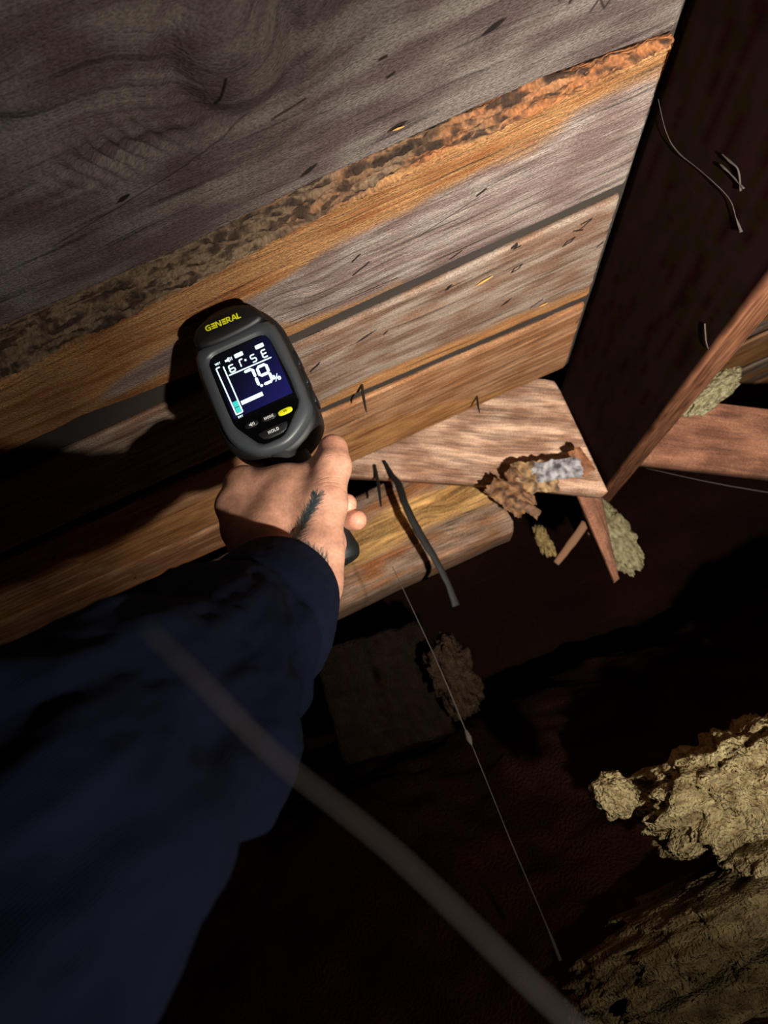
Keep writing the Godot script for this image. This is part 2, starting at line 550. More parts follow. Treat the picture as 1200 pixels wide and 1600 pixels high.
func build_ceiling() -> void:
	var c := Node3D.new()
	c.name = "ceiling"
	add_child(c)
	tag(c, "rough plank underside of the floor overhead with open joints and one live edge", "", "", "structure")
	# the finished floor above shows dark through the open joints
	var dark := vmat("underlay", 0.95)
	var pn := PackedVector3Array(); var cn := PackedColorArray()
	for face in 2:
		for i in 41:
			for j in 31:
				pn.append(P(-1.5 + i * 0.082, H + 0.0062 + face * 0.02, 0.0 + j * 0.0398))
				cn.append(lin(62, 54, 48).lerp(lin(46, 40, 36), clampf(0.5 + fn.get_noise_2d(i * 0.9, j * 0.8), 0, 1)))
	var ix := PackedInt32Array()
	for face in 2:
		for i in 40:
			for j in 30:
				var a := face * 41 * 31 + i * 31 + j
				ix.append_array([a, a + 1, a + 31, a + 1, a + 32, a + 31] if face == 0 else [a, a + 31, a + 1, a + 1, a + 31, a + 32])
	put("underlay", solid(pn, ix, PackedVector2Array(), cn), dark, c)
	# past the last board the space opens up to a deck of its own
	var up := put("upper_deck", prism(rect(-1.6, -2.8, 1.7, -1.05), H + CY + 0.085, H + CY + 0.11, 0.002), mats["rubber"], c)
	up.rotation.x = -PI / 2
	up.transform = Transform3D(Basis(Vector3(1, 0, 0), Vector3(0, 0, 1), Vector3(0, 1, 0)), Vector3.ZERO)

	var grey := Color8(120, 110, 104); var purple := Color8(92, 77, 75); var sapw := Color8(164, 120, 78)
	# A: the wide dark board with the knot
	var qa := {"x0": -0.36, "x1": 0.346, "d0": 0.2, "d1": 0.53, "res": 2100.0, "seed": 1, "ca": purple, "cb": grey, "cs": sapw, "streak": 0.12, "relief": 0.12, "saw": 0.6,
		"knots": [[0.022, 0.372, 0.05, 0.05, -0.042, 0.16], [0.10, 0.36, 0.05, 0.03, 0.02, 0.2], [-0.118, 0.345, 0.02, 0.015, 0.01, 0.5]],
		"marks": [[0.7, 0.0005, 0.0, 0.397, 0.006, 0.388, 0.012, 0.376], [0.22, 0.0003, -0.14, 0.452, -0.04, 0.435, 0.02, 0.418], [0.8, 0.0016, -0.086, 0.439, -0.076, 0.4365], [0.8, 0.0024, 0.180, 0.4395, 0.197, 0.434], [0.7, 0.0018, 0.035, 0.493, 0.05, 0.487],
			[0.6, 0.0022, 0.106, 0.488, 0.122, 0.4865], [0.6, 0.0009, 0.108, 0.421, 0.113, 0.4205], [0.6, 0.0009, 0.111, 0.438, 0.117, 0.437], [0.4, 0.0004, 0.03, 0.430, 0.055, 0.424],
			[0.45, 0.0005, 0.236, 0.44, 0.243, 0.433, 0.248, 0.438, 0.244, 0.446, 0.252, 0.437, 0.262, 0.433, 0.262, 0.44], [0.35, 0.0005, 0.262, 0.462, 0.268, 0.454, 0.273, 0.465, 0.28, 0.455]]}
	# B: the live-edged board
	var qb := {"x0": -0.36, "x1": 0.346, "d0": 0.49, "d1": 0.74, "res": 2200.0, "seed": 2, "ca": Color8(118, 98, 92), "cb": Color8(146, 132, 124), "cs": sapw, "streak": 0.26, "relief": 0.14, "saw": 0.2, "bark": BARK_LOW,
		"sap": [[-0.36, 0.72], [-0.26, 0.70], [-0.165, 0.640], [-0.096, 0.609], [-0.049, 0.597], [0.014, 0.588], [0.068, 0.588], [0.116, 0.585], [0.21, 0.579], [0.269, 0.575], [0.342, 0.567]],
		"sap2": [[-0.36, 0.66], [-0.16, 0.668], [-0.021, 0.682], [0.032, 0.690], [0.094, 0.694], [0.115, 0.72], [0.346, 0.73]],
		"knots": [[-0.02, 0.640, 0.03, 0.018, 0.012, 0.3], [0.05, 0.63, 0.02, 0.01, 0.008, 0.4]],
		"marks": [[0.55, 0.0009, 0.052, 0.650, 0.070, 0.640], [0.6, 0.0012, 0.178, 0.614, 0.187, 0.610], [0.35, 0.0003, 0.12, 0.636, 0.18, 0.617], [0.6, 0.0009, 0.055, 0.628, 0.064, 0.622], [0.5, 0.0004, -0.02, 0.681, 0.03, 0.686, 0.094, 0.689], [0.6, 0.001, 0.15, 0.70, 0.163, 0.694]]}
	# C
	var qc := {"x0": -0.36, "x1": 0.346, "d0": 0.72, "d1": 0.96, "res": 1800.0, "seed": 3, "ca": Color8(126, 96, 78), "cb": Color8(150, 132, 118), "cs": Color8(186, 134, 84), "streak": 0.34, "relief": 0.12, "saw": 0.15,
		"sap2": [[-0.36, 0.92], [-0.033, 0.904], [0.10, 0.899], [0.228, 0.90], [0.342, 0.915]],
		"knots": [[0.05, 0.79, 0.03, 0.012, 0.008, 0.3]],
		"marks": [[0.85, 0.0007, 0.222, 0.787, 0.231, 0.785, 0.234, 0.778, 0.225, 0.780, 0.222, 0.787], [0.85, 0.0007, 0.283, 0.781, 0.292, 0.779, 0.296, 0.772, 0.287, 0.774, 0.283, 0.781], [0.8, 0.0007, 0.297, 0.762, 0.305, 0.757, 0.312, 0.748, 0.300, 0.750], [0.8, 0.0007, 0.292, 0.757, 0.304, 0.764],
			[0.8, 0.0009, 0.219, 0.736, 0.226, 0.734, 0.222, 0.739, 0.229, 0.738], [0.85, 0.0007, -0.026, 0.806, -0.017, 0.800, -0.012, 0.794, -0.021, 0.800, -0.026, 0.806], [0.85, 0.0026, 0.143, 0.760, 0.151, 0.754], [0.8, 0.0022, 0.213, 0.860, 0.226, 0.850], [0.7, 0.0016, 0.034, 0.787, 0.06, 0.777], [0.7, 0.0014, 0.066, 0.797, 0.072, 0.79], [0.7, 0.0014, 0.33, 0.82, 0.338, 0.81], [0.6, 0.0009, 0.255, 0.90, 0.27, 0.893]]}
	# D
	var qd := {"x0": -0.46, "x1": 0.346, "d0": 0.93, "d1": 1.20, "res": 1400.0, "seed": 4, "ca": Color8(150, 102, 68), "cb": Color8(176, 132, 98), "cs": Color8(190, 136, 84), "streak": 0.34, "relief": 0.12, "saw": 0.1,
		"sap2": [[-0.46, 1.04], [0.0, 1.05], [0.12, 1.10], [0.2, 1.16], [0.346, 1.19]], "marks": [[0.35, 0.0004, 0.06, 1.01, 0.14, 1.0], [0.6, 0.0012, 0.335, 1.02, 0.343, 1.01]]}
	# the wood of the slanting planks and of the sill beam, along and across their grain
	qw = {"x0": -0.36, "x1": 0.24, "d0": 0.28, "d1": 0.56, "res": 1300.0, "seed": 5, "ca": Color8(150, 112, 90), "cb": Color8(206, 168, 142), "cs": sapw, "streak": 0.42, "relief": 0.12, "saw": 0.0, "coarse": 0.35, "knots": [[0.18, 0.23, 0.05, 0.012, 0.008, 0.2]]}
	qr = {"x0": 0.1, "x1": 0.8, "d0": 0.2, "d1": 0.62, "res": 700.0, "seed": 6, "ca": Color8(116, 76, 58), "cb": Color8(150, 104, 80), "cs": sapw, "streak": 0.3, "relief": 0.1, "saw": 0.0, "coarse": 0.5}
	ql = {"x0": -0.5, "x1": 0.2, "d0": 0.0, "d1": 0.36, "res": 900.0, "seed": 8, "ca": Color8(164, 122, 72), "cb": Color8(186, 146, 92), "cs": Color8(142, 116, 98), "streak": 0.62, "relief": 0.18, "saw": 0.0, "coarse": 0.5, "sap": [[-0.5, 0.07], [0.2, 0.055]], "sap2": [[-0.5, 0.13], [0.2, 0.12]], "knots": [[0.04, 0.09, 0.03, 0.012, 0.01, 0.4]]}
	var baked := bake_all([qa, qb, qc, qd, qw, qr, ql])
	var ma: StandardMaterial3D = baked[0]; var mb: StandardMaterial3D = baked[1]; var mc: StandardMaterial3D = baked[2]; var md: StandardMaterial3D = baked[3]
	mats["pale_plank"] = baked[4]; mats["red_plank"] = baked[5]; mats["log"] = baked[6]
	board([[-0.9, 0.18], [0.346, 0.18]], [[-0.9, 0.509], [-0.22, 0.508], [-0.06, 0.512], [0.05, 0.506], [0.23, 0.507], [0.346, 0.521]], -0.62, 0.3435, H, 0.006, 0.0022, 150, ma, qa, knot_bulge, c)
	board([[-0.9, 0.514], [-0.22, 0.513], [-0.06, 0.517], [0.05, 0.511], [0.23, 0.512], [0.346, 0.526]], [[-0.9, 0.69], [-0.36, 0.688], [-0.272, 0.685], [-0.243, 0.682], [-0.2, 0.690], [-0.165, 0.694], [-0.03, 0.711], [0.346, 0.709]], -0.62, 0.3425, H - 0.001, 0.007, 0.0016, 170, mb, qb, bark_bulge, c)
	var pc := board([[-0.9, 0.738], [-0.03, 0.7365], [0.346, 0.731]], [[-0.9, 0.918], [-0.04, 0.921], [0.346, 0.946]], -0.7, 0.3415, H, 0.006, 0.004, 60, mc, qc, plain_bulge, c)
	var pd := board([[-0.9, 0.944], [-0.04, 0.947], [0.346, 0.971]], [[-0.9, 1.19], [-0.04, 1.184], [0.346, 1.188]], -0.9, 0.341, H, 0.006, 0.005, 60, md, qd, plain_bulge, c)
	# E: beyond, only where the brace leaves it in sight
	board([[-0.9, 1.205], [-0.05, 1.212]], [[-0.9, 1.34], [-0.05, 1.34]], -0.9, -0.07, H + 0.003, 0.009, 0.01, 30, md, qd, plain_bulge, c)
	# the next bay, past the joist
	var kk := 0
	for e in [[0.3, 0.56], [0.575, 0.80], [0.82, 1.04], [1.06, 1.30], [1.325, 1.52], [1.545, 1.76], [1.785, 1.99], [2.01, 2.22]]:
		board([[0.3, e[0]], [1.4, e[0] + 0.01]], [[0.3, e[1]], [1.4, e[1] + 0.005]], 0.39, 1.4, H, 0.006, 0.012, 24, [mc, md][kk % 2], [qc, qd][kk % 2], plain_bulge, c)
		kk += 1
	# nails driven through, their points bent down
	nail(pc, Vector3(0.0239, 0.37, 0.9027), Vector3(0.0150, 0.3280, 0.8850), 0.0021)
	nail(pd, Vector3(0.1846, 0.37, 1.1361), Vector3(0.1740, 0.3378, 1.1170), 0.0018)
	# splinters lifted from the face
	for s in [[0.188, 0.774, 0.020, 0.004, 0.5], [0.272, 0.905, 0.012, 0.003, 0.45], [0.114, 0.487, 0.009, 0.002, 0.2]]:
		var sp := PackedVector3Array()
		for i in 9:
			var t := i / 8.0
			for k in 6:
				var an := TAU * k / 6
				var r: float = sin(PI * clampf(t, 0.03, 0.97)) * s[3] * 0.5 + 0.0002
				sp.append(P(s[0] + (t - 0.5) * s[2], H - 0.0012 - 0.0022 * t + r * 0.35 * sin(an), s[1] - (t - 0.5) * s[2] * s[4] + r * cos(an)))
		put("splinter", lattice(sp, 9, 6, true, true), mat("splinter_wood", Color8(214, 160, 84), 0.8), pc)


func nail(parent: Node3D, a: Vector3, b: Vector3, r: float) -> void:
	var v := [P(a.x, a.y + 0.004, a.z), P(a.x, a.y, a.z), P(lerpf(a.x, b.x, 0.55), lerpf(a.y, b.y, 0.5), lerpf(a.z, b.z, 0.5)), P(b.x, b.y, b.z)]
	put("nail", tube(v, [r, r, r * 0.95, r * 0.45], 8, 0.15, 0.9), mats["iron"], parent)


# ---------------------------------------------------------------- the space below
func bank(x: float, d: float) -> float:
	return -0.5 + 0.40 * smooth(0.75, 2.1, d) - 0.03 * smooth(0.0, 0.5, x) + 0.03 * fn.get_noise_2d(x * 3.0, d * 3.0) + 0.012 * fn.get_noise_2d(x * 14.0, d * 14.0)


func build_shell() -> void:
	var p := PackedVector3Array(); var c := PackedColorArray()
	var nx := 150; var nd := 150
	for i in nx:
		for j in nd:
			var x := -1.6 + 3.3 * i / (nx - 1); var d := -0.8 + 3.6 * j / (nd - 1)
			p.append(P(x, bank(x, d), d))
			c.append(lin(34, 19, 15).lerp(lin(58, 35, 25), clampf(0.5 + fn.get_noise_2d(x * 7.0, d * 7.0) * 1.1, 0, 1)))
	# skirts give the ground its thickness
	put("floor", lattice(p, nx, nd, false, false, PackedVector2Array(), c), mats["dirt_ground"]).set_meta("kind", "structure")
	for k in 4:
		var size: Vector3 = [Vector3(3.4, 1.5, 0.14), Vector3(0.14, 1.5, 3.7), Vector3(0.14, 1.5, 3.7), Vector3(3.4, 1.5, 0.14)][k]
		var at: Vector3 = [P(0.05, -0.1, 2.72), P(-1.55, -0.1, 0.97), P(1.45, -0.1, 0.97), P(0.05, -0.1, -0.8)][k]
		var m := lump(size * 0.58, 1.0, 0.02, 9.0, 20 + k, 60, lin(40, 24, 18), lin(60, 38, 28), 0.012)
		var o := put(["wall_back", "wall_left", "wall_right", "wall_front"][k], m, mats["rock"])
		o.position = at
		tag(o, "", "", "", "structure")


func stain_mesh(o: PackedVector2Array, z0: float, z1: float, b: float, dirv: Vector2, q0: Dictionary) -> ArrayMesh:
	# a sawn piece: outline (x, y) subdivided, grain streaks along dirv
	var dense := PackedVector2Array()
	for i in o.size():
		var q := o[i]; var e := o[(i + 1) % o.size()]
		var n := maxi(1, int(q.distance_to(e) / 0.006))
		for k in n: dense.append(q.lerp(e, float(k) / n))
	var mid := Vector2.ZERO
	for q in dense: mid += q
	mid /= dense.size()
	var rings := [[0.02, z1, 0.0]]
	for f in [0.15, 0.3, 0.45, 0.6, 0.75, 0.88, 0.96]: rings.append([f, z1, 0.0])
	rings.append_array([[1.0, z1, -b], [1.0, z1 - b, 0.0], [1.0, z0 + b, 0.0], [1.0, z0, -b], [0.5, z0, 0.0], [0.02, z0, 0.0]])
	var p := PackedVector3Array(); var uv := PackedVector2Array()
	var ins := inset(dense, -b)
	for r in rings:
		for i in dense.size():
			var s := ins[i] if r[2] < 0.0 else dense[i]
			var q: Vector2 = mid.lerp(s, r[0])
			var along := q.dot(dirv); var across := -q.dot(Vector2(dirv.y, -dirv.x))
			p.append(Vector3(q.x, q.y, r[1]))
			uv.append(Vector2((along - q0.x0) / (q0.x1 - q0.x0), (across - q0.d0 + (z1 - r[1]) * 0.5) / (q0.d1 - q0.d0)))
	return lattice(p, rings.size(), dense.size(), true, true, uv)


func build_joist() -> void:
	# section in (y, x), swept along the depth
	var p := PackedVector3Array(); var c := PackedColorArray()
	var y0 := 0.1815; var y1 := 0.3695
	var sec := []
	for k in 26: sec.append([y1 + (y0 - y1) * k / 25.0, JX])
	sec[25] = [y0 + 0.002, JX]
	sec.append([y0, JX + 0.002])
	for k in range(1, 13): sec.append([y0, JX + 0.002 + 0.036 * k / 13.0])
	sec.append([y0, JX + 0.038]); sec.append([y0 + 0.002, JX + 0.040])
	for k in range(1, 9): sec.append([y0 + 0.002 + (y1 - y0) * k / 8.0, JX + 0.040])
	var nd := 330
	for i in nd:
		var d := -0.35 + 2.1 * i / (nd - 1)
		for k in sec.size():
			var y: float = sec[k][0]; var x: float = sec[k][1]
			var g := fn.get_noise_2d(d * 4.0, (y * 1.0 + x * 3.0) * 170.0)
			var g2 := fn.get_noise_2d(d * 16.0, (y + x * 2.0) * 520.0)
			var s := -1.0 if k < 26 else 1.0
			p.append(P(x + (s * 0.0006 * g2 if y > y0 + 0.003 else 0.0), y + (0.0005 * g2 if y <= y0 + 0.003 else 0.0), d))
			c.append(lin(58, 32, 25).lerp(lin(142, 96, 70), clampf(0.5 + 0.55 * g + 0.4 * g2, 0, 1)) if k >= 25 else lin(20, 10, 9).lerp(lin(36, 21, 18), clampf(0.4 + 0.6 * g + 0.3 * g2, 0, 1)))  # near face coloured far darker than the lower edge and far side
	var t := thing("joist", "dark faced floor joist crossing under the boards, its narrow lower edge catching the light", "joist")
	put("joist_timber", lattice(p, nd, sec.size(), true, true, PackedVector2Array(), c), mats["joist_wood"], t)


func build_beam_and_braces() -> void:
	# the sill beam at the back: a rough-hewn log face in three rounded steps
	var prof := [[0.368, 1.372], [0.352, 1.364], [0.330, 1.360], [0.312, 1.362], [0.304, 1.372], [0.296, 1.366], [0.275, 1.356], [0.256, 1.356], [0.244, 1.362], [0.238, 1.370], [0.228, 1.364], [0.212, 1.360], [0.196, 1.366], [0.188, 1.380], [0.187, 1.43], [0.19, 1.52], [0.368, 1.52], [0.3685, 1.44]]
	var ring := []
	for i in prof.size():
		for k in 3:
			var a: Array = prof[i]; var b: Array = prof[(i + 1) % prof.size()]
			ring.append(Vector2(lerpf(a[0], b[0], k / 3.0), lerpf(a[1], b[1], k / 3.0)))
	var p := PackedVector3Array(); var c := PackedVector2Array()
	var nx := 190
	for i in nx:
		var x := -0.95 + 1.135 * i / (nx - 1)
		for q in ring:
			var g := fn.get_noise_2d(x * 5.0, q.x * 110.0)
			var g2 := fn.get_noise_2d(x * 22.0, q.x * 300.0)
			var e := 0.014 * smooth(0.12, 0.185, x) * (0.5 + 0.5 * fn.get_noise_2d(q.x * 30.0, 1.0))
			p.append(P(x - e, q.x + 0.004 * fn.get_noise_2d(x * 4.0, q.x * 8.0), q.y - 0.004 * g - 0.0016 * g2))
			c.append(Vector2((x - ql.x0) / 0.7, (0.37 - q.x + (q.y - 1.36)) / 0.36))
	var t := thing("sill_beam", "rough hewn timber sill beam behind the slanting plank, streaked yellow and brown", "beam")
	put("beam_timber", lattice(p, nx, ring.size(), true, true, c), mats["log"], t)

	# slanting planks
	var dirv := Vector2(0.868, -0.496)
	var o := PackedVector2Array([Vector2(-0.15, 0.45), Vector2(0.245, 0.45), Vector2(0.3314, 0.401), Vector2(0.345, 0.390), Vector2(0.3465, 0.37), Vector2(0.3385, 0.174), Vector2(0.328, 0.172), Vector2(0.155, 0.274), Vector2(0.02, 0.349), Vector2(-0.15, 0.437)])
	var br := thing("slanting_plank", "pale grey-brown plank slanting down to the joist, torn material hanging over its lower edge", "plank", P(0, 0, 1.30))
	put("plank_board", stain_mesh(o, -0.03, 0.0, 0.0015, dirv, qw), mats["pale_plank"], br)
	var o2 := PackedVector2Array([Vector2(0.392, 0.335), Vector2(0.43, 0.325), Vector2(0.85, 0.05), Vector2(0.85, -0.075), Vector2(0.80, -0.05), Vector2(0.392, 0.205)])
	var br2 := thing("slanting_plank", "reddish brown plank slanting down from the joist in the next bay", "plank", P(0, 0, 1.29))
	put("plank_board", stain_mesh(o2, -0.03, 0.0, 0.0015, Vector2(0.836, -0.549), qr), mats["red_plank"], br2)


func build_stones() -> void:
	var pale0 := lin(176, 160, 118); var pale1 := lin(104, 86, 58)
	var t := thing("stone_pier", "pale rubble stone pier with a protruding ledge, standing in the dirt past the joist", "pier", P(0, 0, 1.0))
	for s in [
		[Vector3(0.262, -0.262, -0.06), Vector3(0.135, 0.058, 0.09), 0.35, 0.38, 2.8, 31, 0.12],
		[Vector3(0.30, -0.323, -0.03), Vector3(0.125, 0.018, 0.08), 0.4, 0.2, 2.0, 32, 0.03],
		[Vector3(0.255, -0.372, -0.05), Vector3(0.29, 0.034, 0.10), 0.55, 0.26, 2.6, 33, 0.1],
		[Vector3(0.28, -0.47, -0.07), Vector3(0.30, 0.068, 0.10), 0.7, 0.16, 3.2, 34, 0.12],
		[Vector3(0.52, -0.26, -0.09), Vector3(0.13, 0.10, 0.10), 0.5, 0.2, 2.4, 35, 0.04],
		[Vector3(0.02, -0.455, -0.09), Vector3(0.09, 0.05, 0.08), 0.5, 0.2, 2.4, 36, 0.06]]:
		var low: bool = s[5] in [33, 34, 36]
		var r := put("stone", lump(s[1], s[2], s[3], s[4], s[5], 130, lin(140, 122, 86) if low else pale0, lin(66, 52, 34) if low else lin(96, 76, 48), s[6]), mats["rock"], t)
		r.position = s[0]
		r.rotation = Vector3(0, 0, [0.05, 0.12, 0.09, 0.08, 0.0, 0.1][s[5] - 31])
	var k := put("rock", lump(Vector3(0.024, 0.026, 0.024), 0.2, 0.4, 2.0, 41, 48, pale0, pale1, 0.1), mats["rock"])
	k.position = P(0.098, -0.205, 1.0)
	tag(k, "small pale rock lodged in the dirt bank near the big pale stone", "rock")
	# the dim block far back and the rubble by it
	var b := put("foundation_block", lump(Vector3(0.15, 0.15, 0.10), 0.9, 0.06, 2.5, 43, 70, lin(52, 40, 32), lin(36, 26, 21), 0.02), mats["rock"])
	b.position = P(-0.20, 0.03, 1.82)
	b.rotation = Vector3(0.0, 0.1, -0.12)
	tag(b, "dim weathered foundation block in the dark below the sill beam", "block")
	var rb := put("rubble_stone", lump(Vector3(0.042, 0.07, 0.05), 0.3, 0.6, 2.2, 44, 60, lin(84, 66, 52), lin(44, 33, 26), 0.12), mats["rock"])
	rb.position = P(-0.035, 0.0, 1.64)
	tag(rb, "broken knobbly stone beside the dim foundation block", "stone")


# ---------------------------------------------------------------- the meter
func mm(pts: Array) -> PackedVector2Array:
	var o := PackedVector2Array()
	for i in range(0, pts.size(), 2): o.append(Vector2(pts[i], pts[i + 1]) * 0.001)
	return o


func lettering(text: String, parent: Node3D, at: Vector3, height: float, m: Material, bold := true, stretch := 1.0) -> MeshInstance3D:
	var t := TextMesh.new()
	var f := SystemFont.new()
	f.font_names = PackedStringArray(["Droid Sans"])
	f.font_weight = 700 if bold else 400
	t.font = f
	t.text = text
	t.font_size = 16
	t.pixel_size = height / 11.5
	t.depth = 0.0003
	var o := put("lettering", t, m, parent)
	o.position = at
	o.scale.x = stretch
	return o


func seg_shape(a: Vector2, b: Vector2, w: float) -> PackedVector2Array:
	var t := (b - a).normalized(); var n := t.orthogonal() * w * 0.5
	return PackedVector2Array([a, a + t * w * 0.5 + n, b - t * w * 0.5 + n, b, b - t * w * 0.5 - n, a + t * w * 0.5 - n])


# seven segments joined into one digit; slant leans it
func digit(which: String, x: float, y: float, w: float, h: float, sw: float, parent: Node3D) -> void:
	var A := Vector2(x, y + h); var B := Vector2(x + w, y + h); var C := Vector2(x, y + h * 0.5); var D := Vector2(x + w, y + h * 0.5); var E := Vector2(x, y); var F := Vector2(x + w, y)
	var seg := {"a": [A, B], "f": [A, C], "b": [B, D], "g": [C, D], "e": [C, E], "c": [D, F], "d": [E, F]}
	var st := SurfaceTool.new()
	for k in which:
		st.append_from(prism(seg_shape(seg[k][0] * 0.001, seg[k][1] * 0.001, sw * 0.001), -0.0019, -0.0015, 0.00005), 0, Transform3D())
	put("digit", st.commit(), mats["lcd_white"], parent)


func build_meter() -> void:
	var t := thing("moisture_meter", "black and grey hand-held moisture meter with a lit screen, gripped in the fist", "meter", P(-0.065, 0.27, 0.58))
	# rubber body behind the face, wide head with eased corners
	var outline := soften(mm([-30, 74, -40, 50, -42, 20, -42.5, -28, -36, -40, -19, -54, -2, -58, 17, -56, 36, -43, 40.5, -26, 41, 20, 41.5, 48, 31, 70, 24, 75]), 2)
	put("body", prism(outline, -0.046, -0.006, 0.006), mats["rubber"], t)
	# side grips: three low ribs on the flank
	for k in 3:
		var g := put("grip_rib", prism(soften(rect(-0.0022, -0.007, 0.0022, 0.007), 1), -0.03, -0.010, 0.0008), mats["cap_black"], t)
		g.position = Vector3(0.0402, 0.018 - k * 0.018, 0)
	# the cap over the sensor
	var cap := put("cap", prism(soften(mm([-31, 52, 27, 53, 31, 62, 22, 77, -5, 79.5, -24, 76, -33, 66]), 2), -0.05, 0.0035, 0.004), mats["cap_black"], t)
	var rid := put("sensor_ridge", prism(soften(mm([-22, 74, 20, 74, 14, 84, -16, 85]), 2), -0.046, -0.004, 0.003), mats["cap_black"], cap)
	rid.position = Vector3.ZERO
	# grey shell: outer foot, raised ridge, lip down to the glass
	var outer := soften(mm([-33, 60, -39, 50, -39.5, 0, -38.5, -30, -22, -50, -6, -54, 12, -53.5, 36, -37, 38, -20, 37.5, 48, 31, 60]), 2)
	var glass := soften(mm([-24, 47, -29, 41, -29, 0, -28.5, -19, -15, -42, -10, -44, 4, -44, 9, -42, 29, -23, 30, 0, 27.5, 41, 23, 46.5]), 1, 0.12)
	var n := 72
	var p := PackedVector3Array()
	var rings := [[outer, -0.002, -0.010], [outer, 0.0, -0.006], [outer, -0.0022, -0.0015], [outer, -0.0038, 0.0002], [glass, 0.0028, 0.0006], [glass, 0.0012, 0.0002], [glass, 0.0, -0.0018], [glass, -0.0008, -0.0024]]
	for r in rings:
		var poly: PackedVector2Array = inset(r[0], r[1])
		for k in n:
			var an := TAU * k / n
			var q := hit(poly, Vector2(cos(an), sin(an)))
			p.append(Vector3(q.x, q.y, r[2]))
	put("bezel", lattice(p, rings.size(), n, true, false), mats["shell_grey"], t)
	var face := put("screen_panel", prism(glass, -0.006, -0.0022, 0.0003), mats["glass_black"], t)
	# the lit display: navy ground, brighter towards the corner by the power key
	var lcd := mat("lcd_blue", Color8(3, 3, 8), 0.3)
	var g := Gradient.new()
	g.set_color(0, Color8(4, 5, 16)); g.set_color(1, Color8(34, 36, 118))
	var gt := GradientTexture2D.new()
	gt.gradient = g; gt.width = 64; gt.height = 64; gt.fill_from = Vector2(0.25, 0.1); gt.fill_to = Vector2(0.9, 0.95)
	lcd.emission_enabled = true
	lcd.emission_texture = gt
	lcd.emission_operator = BaseMaterial3D.EMISSION_OP_MULTIPLY
	lcd.emission = Color.WHITE
	lcd.emission_energy_multiplier = 0.55
	var qm := QuadMesh.new(); qm.size = Vector2(0.0525, 0.0575)
	var back := put("display", qm, lcd, t)
	back.position = Vector3(0.0005, 0.0155, -0.00205)
	# moisture gauge: an open bar with two lit cells at the foot
	var st := SurfaceTool.new()
	for e in [[-23.8, 34.6, -22.6, -10.4], [-17.6, 33.6, -16.8, -10.6], [-23.4, -10.4, -17.0, -10.4], [-23.8, 34.4, -20.2, 34.4]]:
		st.append_from(prism(seg_shape(Vector2(e[0], e[1]) * 0.001, Vector2(e[2], e[3]) * 0.001, 0.0011), -0.0019, -0.0015, 0.00005), 0, Transform3D())
	var gauge := put("gauge", st.commit(), mats["lcd_white"], t)
	put("gauge_cell", prism(rect(-0.0219, -0.0042, -0.0175, 0.0008), -0.0019, -0.0015, 0.0001), mats["lcd_cyan"], gauge)
	put("gauge_cell", prism(rect(-0.0217, -0.0095, -0.0173, -0.0048), -0.0019, -0.0015, 0.0001), mats["lcd_cyan"], gauge)
	# readings
	digit("afedcg", -13.6, 25.6, 4.4, 6.2, 1.15, t)
	digit("afe", -3.6, 26.4, 3.2, 6.4, 1.1, t)
	digit("afgcd", 6.2, 25.8, 4.0, 6.4, 1.1, t)
	digit("afged", 16.0, 25.6, 4.2, 6.6, 1.15, t)
	put("lit_dot", prism(soften(rect(0.0006, 0.0296, 0.0024, 0.0314), 1), -0.0019, -0.0015, 0.0001), mats["lcd_white"], t)
	put("lit_line", prism(seg_shape(Vector2(-0.0163, 0.0240), Vector2(0.0223, 0.0232), 0.0010), -0.0019, -0.0015, 0.00005), mats["lcd_white"], t)
	digit("abc", -3.6, 4.6, 7.4, 16.4, 2.5, t)
	digit("abcdfg", 7.6, 3.8, 8.0, 16.2, 2.5, t)
	put("lit_dot", prism(soften(rect(0.0044, 0.0026, 0.0068, 0.0050), 1), -0.0019, -0.0015, 0.0001), mats["lcd_white"], t)
	lettering("%", t, Vector3(0.0194, 0.0046, -0.0017), 0.0058, mats["lcd_white"])
	put("lit_bar", prism(rect(-0.0153, -0.0048, 0.0040, -0.0012), -0.0019, -0.0015, 0.0001), mats["lcd_white"], t)
	lettering("WET", t, Vector3(-0.0211, 0.0378, -0.0017), 0.0017, mats["lcd_white"])
	lettering("DRY", t, Vector3(-0.0200, -0.0133, -0.0017), 0.0017, mats["lcd_white"])
	# icons: loudspeaker, probe pill, mode pill
	var ic := SurfaceTool.new()
	ic.append_from(prism(mm([-14.6, 36.2, -12.8, 36.2, -10.8, 34.8, -10.8, 39.4, -12.8, 38.0, -14.6, 38.0]), -0.0019, -0.0015, 0.00005), 0, Transform3D())
	for k in 2: ic.append_from(prism(seg_shape(Vector2(-0.0099 + k * 0.0014, 0.0356), Vector2(-0.0099 + k * 0.0014, 0.0388), 0.0007), -0.0019, -0.0015, 0.00005), 0, Transform3D())
	put("icon", ic.commit(), mats["lcd_white"], t)
	put("icon", prism(soften(rect(-0.0058, 0.0356, 0.0018, 0.0392), 1, 0.1), -0.0019, -0.0015, 0.0001), mats["lcd_white"], t)
	put("icon", prism(soften(rect(0.0128, 0.0350, 0.0204, 0.0386), 1, 0.1), -0.0019, -0.0015, 0.0001), mats["lcd_white"], t)
	# keys
	var k1 := put("key", prism(soften(rect(-0.0200, -0.0262, -0.0084, -0.0214), 1), -0.003, -0.0010, 0.0005), mats["key_black"], t)
	var sp := SurfaceTool.new()
	sp.append_from(prism(mm([-16.2, -24.4, -15.2, -24.4, -13.8, -25.6, -13.8, -22.0, -15.2, -23.2, -16.2, -23.2]), -0.0012, -0.0008, 0.00005), 0, Transform3D())
	for k in 2: sp.append_from(prism(seg_shape(Vector2(-0.0130 + k * 0.0012, -0.0252), Vector2(-0.0130 + k * 0.0012, -0.0224), 0.0006), -0.0012, -0.0008, 0.00005), 0, Transform3D())
	put("lettering", sp.commit(), mats["print_white"], k1)
